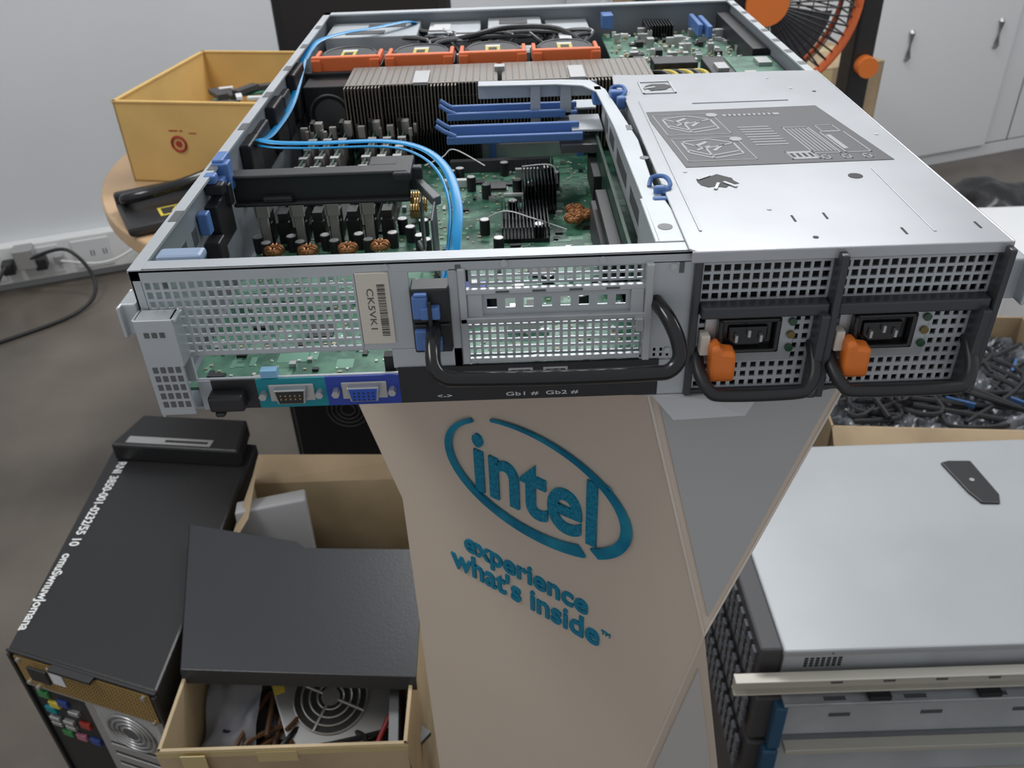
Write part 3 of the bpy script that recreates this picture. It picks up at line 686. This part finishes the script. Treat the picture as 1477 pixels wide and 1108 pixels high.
B_('cage_labels',paperW,(.12,.138,.57,.60,-.012,-.0115),(.145,.16,.53,.552,-.014,-.0125),(.20,.225,.515,.535,-.024,-.022),(.25,.262,.50,.53,-.012,-.010),(.118,.132,.545,.56,-.008,-.006))
g=G('ribbon_cables',S,black,True); g2=G('grey_cables',S,steelD,True)
random.seed(21)
for k in range(22):
    x=random.uniform(.11,.27); y=random.uniform(.50,.55)
    (g if k%3 else g2).tube(smooth_path([(x,y,-.03),(x+random.uniform(-.03,.03),y+.02,-.014),(x+random.uniform(-.05,.05),y+.04,-.016),(x+random.uniform(-.05,.05),.60,-.03)],5),.002,6)
g.tube(smooth_path([(.28,.50,-.02),(.25,.53,-.006),(.20,.545,-.006),(.16,.53,-.01),(.13,.55,-.02)],6),.0028,8)
g.done();g2.done()
B_('side_board',pcb,(.300,.435,.445,.600,-.030,-.028),(.296,.330,.335,.44,-.05,-.048))
def rb(name,m,n,s,h,seed):
    random.seed(seed); g=G(name,S,m)
    for _ in range(n):
        x=random.uniform(.302,.43);y=random.uniform(.45,.595);a=random.uniform(*s);b=random.uniform(*s); g.box(x,x+a,y,y+b,-.028,-.028+random.uniform(*h))
    g.done()
rb('side_board_chips',black,30,(.003,.012),(.001,.006),31); rb('side_board_tan',tan,130,(.001,.004),(.001,.003),32); rb('side_board_white',white,110,(.001,.005),(.001,.005),33); rb('side_board_metal',stripe,34,(.003,.010),(.002,.01),34)
g=G('side_board_fins',S,finb)
for k in range(10): g.box(.345+.003*k,.346+.003*k,.565,.60,-.028,-.014)
g.done()
B_('side_board_levers',blueP,(.395,.400,.545,.60,-.022,-.010),(.403,.408,.535,.59,-.022,-.010),(.30,.312,.585,.605,-.02,-.006),bevel=.001)
g=G('power_wires_yellow',S,yel,True); g2=G('power_wires_black',S,black,True)
for k in range(6):
    (g if k%2 else g2).tube(smooth_path([(.335+.006*k,.335,-.03),(.34+.006*k,.36,-.02),(.335+.007*k,.40,-.018),(.31+.006*k,.43,-.03)],6),.0022,8)
g.done();g2.done()
B_('connector_blocks',black,(.375,.44,.335,.43,-.05,-.014),(.33,.37,.415,.44,-.05,-.014),(.425,.44,.44,.60,-.05,-.010),bevel=.001)
B_('connector_green',pcb,(.395,.436,.345,.425,-.014,-.013))
B_('connector_ports',stripe,(.378,.392,.34,.36,-.014,-.011),(.38,.39,.38,.40,-.014,-.011),(.40,.41,.35,.37,-.013,-.011),(.418,.43,.39,.41,-.013,-.010))
# riser cage
g=G('riser_cage',S,steelL,bevel=.0006)
g.box(.2700,.2715,.012,.295,-.030,-.001)
g.prism([(.270,.012),(.284,.012),(.284,.05),(.279,.09),(.281,.17),(.276,.24),(.272,.29),(.262,.318),(.240,.322),(.172,.325),(.172,.312),(.235,.309),(.255,.303),(.264,.285),(.268,.20)],-.0015,0)
g.box(.172,.268,.316,.3175,-.012,0); g.box(.268,.2705,.012,.07,-.055,0); g.box(.244,.268,.262,.300,-.024,-.022); g.box(.25,.268,.318,.34,-.024,-.022)
g.box(.214,.222,.312,.3135,-.045,0); g.box(.238,.247,.312,.3135,-.03,0)
g.done()
g=G('cage_slots',S,steelD)
for k,(a_,b_) in enumerate(((.03,.05),(.08,.12),(.14,.19),(.21,.235),(.25,.27))): g.box(.2696,.2700,a_,b_,-.022,-.012)
g.cyl((.276,.03,0),.004,.0002); g.cyl((.280,.135,0),.003,.0002); g.box(.276,.280,.19,.20,0,.0002); g.done()
B_('riser_board',pcbD,(.262,.264,.05,.30,-.068,-.026))
B_('riser_slots',black,(.254,.262,.07,.18,-.045,-.038),(.254,.262,.07,.18,-.062,-.055),(.256,.262,.21,.26,-.06,-.04),bevel=.0005)
B_('card_guides',blueP,(.150,.252,.320,.324,-.024,-.018),(.146,.242,.306,.310,-.026,-.020),(.150,.25,.268,.272,-.026,-.018),(.148,.252,.254,.258,-.028,-.022),(.166,.252,.312,.318,-.027,-.023),(.166,.252,.260,.266,-.029,-.025),bevel=.0008)
B_('guide_back_plates',steelD,(.235,.262,.300,.330,-.034,-.028),(.235,.262,.250,.276,-.036,-.030))
g=G('card_guide_prongs',S,blueP,True)
for y in (.322,.308,.270,.256): g.tube([(.155,y,-.022),(.146,y+.001,-.018),(.140,y+.002,-.014)],.0018,8)
g.done()
B_('cage_latches',blueP,(.273,.284,.268,.276,-.006,.004),(.277,.284,.255,.262,-.006,.003),(.277,.284,.075,.080,-.008,.004),(.275,.284,.066,.071,-.008,.001),(.262,.270,.288,.30,-.012,.0),bevel=.0015)
g=G('latch_hooks',S,blueP,True)
for cx,cy in ((.282,.083),(.280,.272)):
    g.tube(smooth_path([(cx-.006,cy+.004,.0),(cx-.004,cy+.008,.004),(cx+.003,cy+.006,.005),(cx+.005,cy-.002,.003),(cx,cy-.008,.0)],5),.0014,8)
g.done()
B_('psu_bay_wall',steelL,(.285,.2865,.002,.31,zb,0),(.285,.444,.309,.3105,zb,0))
g=G('power_bay_cover',S,coverm,bevel=.0006); g.prism([(.2865,-.004),(.4435,-.004),(.4435,.318),(.412,.320),(.300,.322),(.281,.326),(.279,.30),(.283,.27),(.283,.0)],0,.0012)
g.box(.284,.4445,-.0045,-.003,-.005,.0012); g.box(.4435,.4450,-.004,.318,-.015,.0012)
g.done()
B_('cover_ridge',coverm,(.330,.40,.240,.2415,.0012,.0018),(.292,.2935,.02,.25,.0012,.0017),(.41,.4115,.01,.10,.0012,.0016),bevel=.0003)
def blob(cx,cy,rx,ry,seed):
    random.seed(seed); return [(cx+rx*math.cos(w)*(1+.25*random.uniform(-1,1)),cy+ry*math.sin(w)*(1+.25*random.uniform(-1,1))) for w in [2*math.pi*k/14 for k in range(14)]]
g=G('hatch_outline',S,steelL,bevel=.0002)
for a_ in ((.298,.2995,.268,.300),(.322,.3235,.268,.300),(.298,.3235,.268,.2695),(.298,.3235,.2985,.300)): g.box(*a_,.0012,.0020)
g.done()
g=G('cover_holes',S,ink)
g.prism(blob(.316,.088,.011,.010,3),.0012,.0014); g.prism(blob(.311,.284,.010,.009,5),.0012,.0016); g.cyl((.397,.089,.0012),.0042,.0002)
for x,y in ((.3445,.028),(.362,.030),(.3955,.008),(.435,.012)): g.box(x-.0006,x+.0006,y,y+.008,.0012,.0014)
g.cyl((.349,.008,.0012),.0015,.0002); g.cyl((.425,.26,.0012),.0015,.0002)
g.done()
g=G('hole_shreds',S,steel,bevel=.0002)
for x,y,r in ((.309,.094,.6),(.322,.082,2.2),(.314,.080,1.2),(.305,.283,.4)): g.ob((x,y,.0017),(.010,.002,.0006),r)
g.done()
g=G('cover_rivets',S,paperW,True)
for x,y in ((.30,.105),(.40,.30),(.435,.16),(.41,.27),(.335,.045)): g.cyl((x,y,.0012),.0013,.0004,n=12)
g.done()
g=G('service_sheet',S,mat('sheet_dark',(.055,.057,.062),.45)); g.prism([(.302,.112),(.429,.113),(.415,.225),(.292,.223)],.0012,.0015); g.done()
g=G('service_sheet_print',S,mat('print_light',(.38,.39,.40),.5))
def sm(u,v):
    x0=.302+(.292-.302)*v;x1=.429+(.415-.429)*v; return (x0+(x1-x0)*u,.112+.112*v)
def rect(u0,u1,v0,v1): g.prism([sm(u0,v0),sm(u1,v0),sm(u1,v1),sm(u0,v1)],.0015,.0017)
def outline(u0,u1,v0,v1,t=.006): rect(u0,u1,v0,v0+t*1.2);rect(u0,u1,v1-t*1.2,v1);rect(u0,u0+t,v0,v1);rect(u1-t,u1,v0,v1)
def seg(u0,v0,u1,v1,t=.0007):
    a_=Vector(sm(u0,v0));b_=Vector(sm(u1,v1));d_=(b_-a_).normalized();n_=Vector((-d_.y,d_.x))*t
    g.prism([tuple(a_+n_),tuple(b_+n_),tuple(b_-n_),tuple(a_-n_)],.0015,.0017)
outline(.03,.37,.52,.92,.005);outline(.03,.37,.08,.46,.005)
for v0 in (.56,.12):
    for dv in (0,.05,.18):
        seg(.07,v0+.10+dv,.17,v0+dv*.9); seg(.17,v0+dv*.9,.33,v0+.06+dv); 
    seg(.07,v0+.28,.22,v0+.32); seg(.22,v0+.32,.33,v0+.24); seg(.07,v0+.10,.07,v0+.28); seg(.33,v0+.06,.33,v0+.24); seg(.17,v0,.17,v0+.16)
    seg(.12,v0+.2,.2,v0+.27,.0014); seg(.2,v0+.12,.27,v0+.22,.0012); seg(.12,v0+.14,.2,v0+.2,.001)
for k in range(8): rect(.43,.60,.62-.045*k,.633-.045*k)
rect(.42,.74,.85,.885)
for u in (.68,.70,.72,.74,.76,.78): rect(u,u+.006,.17,.57)
outline(.53,.67,.06,.18,.008);rect(.535,.665,.07,.17);outline(.66,.80,.14,.60,.007);outline(.82,.95,.14,.50,.007);rect(.835,.86,.2,.44);outline(.84,.94,.50,.62,.006)
for u in (.70,.80,.90): outline(u-.02,u+.02,.05,.11,.007)
for u,v in ((.36,.88),(.36,.42)): g.cyl((*sm(u,v),.0015),.004,.0004)
g.done()
g=G('sheet_print_dark',S,ink)
for k in range(10): u=.44+.028*k; g.prism([sm(u,.855),sm(u+.012,.855),sm(u+.012,.88),sm(u,.88)],.0017,.0018)
for k in range(4): g.prism([sm(.545+.03*k,.09),sm(.56+.03*k,.09),sm(.56+.03*k,.15),sm(.545+.03*k,.15)],.0017,.0018)
g.done()
# power supplies
dm=mat('psu_frame',(.07,.073,.08),.4,.5)
B_('psu_bay_frame',dm,(.3575,.3615,-.010,.02,zb,-.001),(.4405,.444,-.010,.02,zb,-.001),(.2865,.2905,-.004,.02,zb,-.001),bevel=.0008)
for nm,x0,x1 in (('a',.291,.357),('b',.362,.440)):
    g=G('psu_%s_grille'%nm,S,steelL); nx=int((x1-x0)/.0048)
    g.grille(x0,x1,-.029,-.002,nx,5,0,.0012,.30,.30); g.grille(x0,x1,-.084,-.038,nx,8,.0,.0012,.40,.40); g.done()
    B_('psu_%s_body'%nm,ink,(x0,x1,.006,.29,-.084,-.002))
    B_('psu_%s_band'%nm,dm,(x0,x1,-.008,.004,-.036,-.029),(x1-.005,x1,-.012,.0,zb+.001,-.034),bevel=.001)
    B_('psu_%s_face_plate'%nm,steel,(x0+.004,x0+.052,-.0015,-.0003,-.066,-.038),bevel=.0005)
    ix=x0+.010
    g=G('psu_%s_inlet'%nm,S,blackG,bevel=.0012); g.box(ix,ix+.033,-.007,0,-.058,-.0555);g.box(ix,ix+.033,-.007,0,-.0395,-.037);g.box(ix,ix+.003,-.007,0,-.058,-.037);g.box(ix+.030,ix+.033,-.007,0,-.058,-.037);g.box(ix+.003,ix+.030,-.0025,0,-.057,-.039)
    g.prism([(ix+.006,-.043),(ix+.027,-.043),(ix+.027,-.051),(ix+.023,-.0545),(ix+.010,-.0545),(ix+.006,-.051)],.0025,.0045,Matrix(((1,0,0,0),(0,0,-1,0),(0,1,0,0),(0,0,0,1)))); g.done()
    g=G('psu_%s_inlet_pins'%nm,S,stripe)
    for dx,dz in ((.010,-.049),(.0165,-.046),(.023,-.049)): g.box(ix+dx-.0007,ix+dx+.0007,-.007,-.004,dz-.002,dz+.002)
    g.done()
    g=G('psu_%s_release_lever'%nm,S,orange,bevel=.0022)
    g.prism([(x0+.005,-.050),(x0+.010,-.048),(x0+.012,-.052),(x0+.019,-.053),(x0+.0195,-.071),(x0+.006,-.071)],.004,.015,Matrix(((1,0,0,0),(0,0,-1,0),(0,1,0,0),(0,0,0,1)))); g.done()
    B_('psu_%s_lever_mount'%nm,paper,(x0+.001,x0+.006,-.008,0,-.058,-.046),bevel=.0008)
    for z,m in ((-.042,ledg),(-.050,ledy),(-.058,ledg)):
        g=G('psu_%s_led'%nm,S,m,True); g.cyl((x0+.050,-.003,z),.0022,.003,'Y'); g.done()
    g=G('psu_%s_handle'%nm,S,black,True)
    g.tube(smooth_path([(x0+.001,0,-.060),(x0+.001,-.012,-.066),(x0+.005,-.021,-.0715),(x0+.013,-.023,-.0735),(x1-.018,-.023,-.0735),(x1-.009,-.021,-.072),(x1-.004,-.014,-.066),(x1-.003,0,-.056)],6),.0036,12); g.done()
B_('psu_bay_bottom',dm,(.2865,.444,-.002,.02,zb,-.084))
g=G('frame_screws',S,steel,True)
for x,z in ((.276,-.008),(.276,-.058),(.13,-.003),(.19,-.003),(.24,-.003)): g.cyl((x,-.0012,z),.0018,.0012,'Y',12)
g.done()
B_('frame_marks',steelD,(.279,.2815,-.0003,.0,-.012,-.006),(.165,.168,-.0003,.0,-.0064,-.003))
B_('port_window_label',mat('pale_blue_tag',(.20,.42,.62),.5),(.055,.064,-.001,.004,-.067,-.0625))
B_('board_header',ink,(.122,.128,.006,.012,-.0745,-.060))

# ============================================================= LIGHT, WORLD, CAMERA
w=bpy.data.worlds.new('room_ambient'); bpy.context.scene.world=w; w.use_nodes=True
w.node_tree.nodes['Background'].inputs[0].default_value=(.93,.96,1,1); w.node_tree.nodes['Background'].inputs[1].default_value=.48
def area(name,loc,tgt,sx,sy,e,c=(1,1,1)):
    l=bpy.data.lights.new(name,'AREA'); l.shape='RECTANGLE'; l.size=sx; l.size_y=sy; l.energy=e; l.color=c
    o=bpy.data.objects.new(name,l); o.location=(loc[0],loc[1],loc[2]+Z0); col.objects.link(o)
    o.rotation_euler=(Vector(tgt)-Vector(loc)).to_track_quat('-Z','Y').to_euler()
area('ceiling_light_1',(.6,2.0,1.45),(.5,1.2,-1),1.6,.5,36,(.98,.99,1))
area('ceiling_light_2',(-1.2,.3,1.5),(-.4,.6,-1),1.4,.5,20,(1,.99,.97))
area('ceiling_light_3',(2.4,1.0,1.5),(1.6,1.6,-1),1.4,.5,18,(.98,.99,1))
cam=bpy.data.cameras.new('camera'); cam.sensor_width=36; cam.lens=1250*36/1477; cam.clip_start=.02
cam.dof.use_dof=True; cam.dof.focus_distance=.52; cam.dof.aperture_fstop=18
o=bpy.data.objects.new('camera',cam); col.objects.link(o); bpy.context.scene.camera=o
yaw,pitch,roll=.0039,.5986,-.0372
cy,sy,cp,sp=math.cos(yaw),math.sin(yaw),math.cos(pitch),math.sin(pitch)
f=Vector((-sy*cp,cy*cp,-sp)); r=Vector((cy,sy,0)); u=r.cross(f)
r2=math.cos(roll)*r+math.sin(roll)*u; u2=-math.sin(roll)*r+math.cos(roll)*u
o.matrix_world=Matrix(((r2.x,u2.x,-f.x,.1933),(r2.y,u2.y,-f.y,-.3957),(r2.z,u2.z,-f.z,.1928+Z0),(0,0,0,1)))
bpy.context.scene.view_settings.view_transform='Standard'
bpy.context.scene.view_settings.look='None'
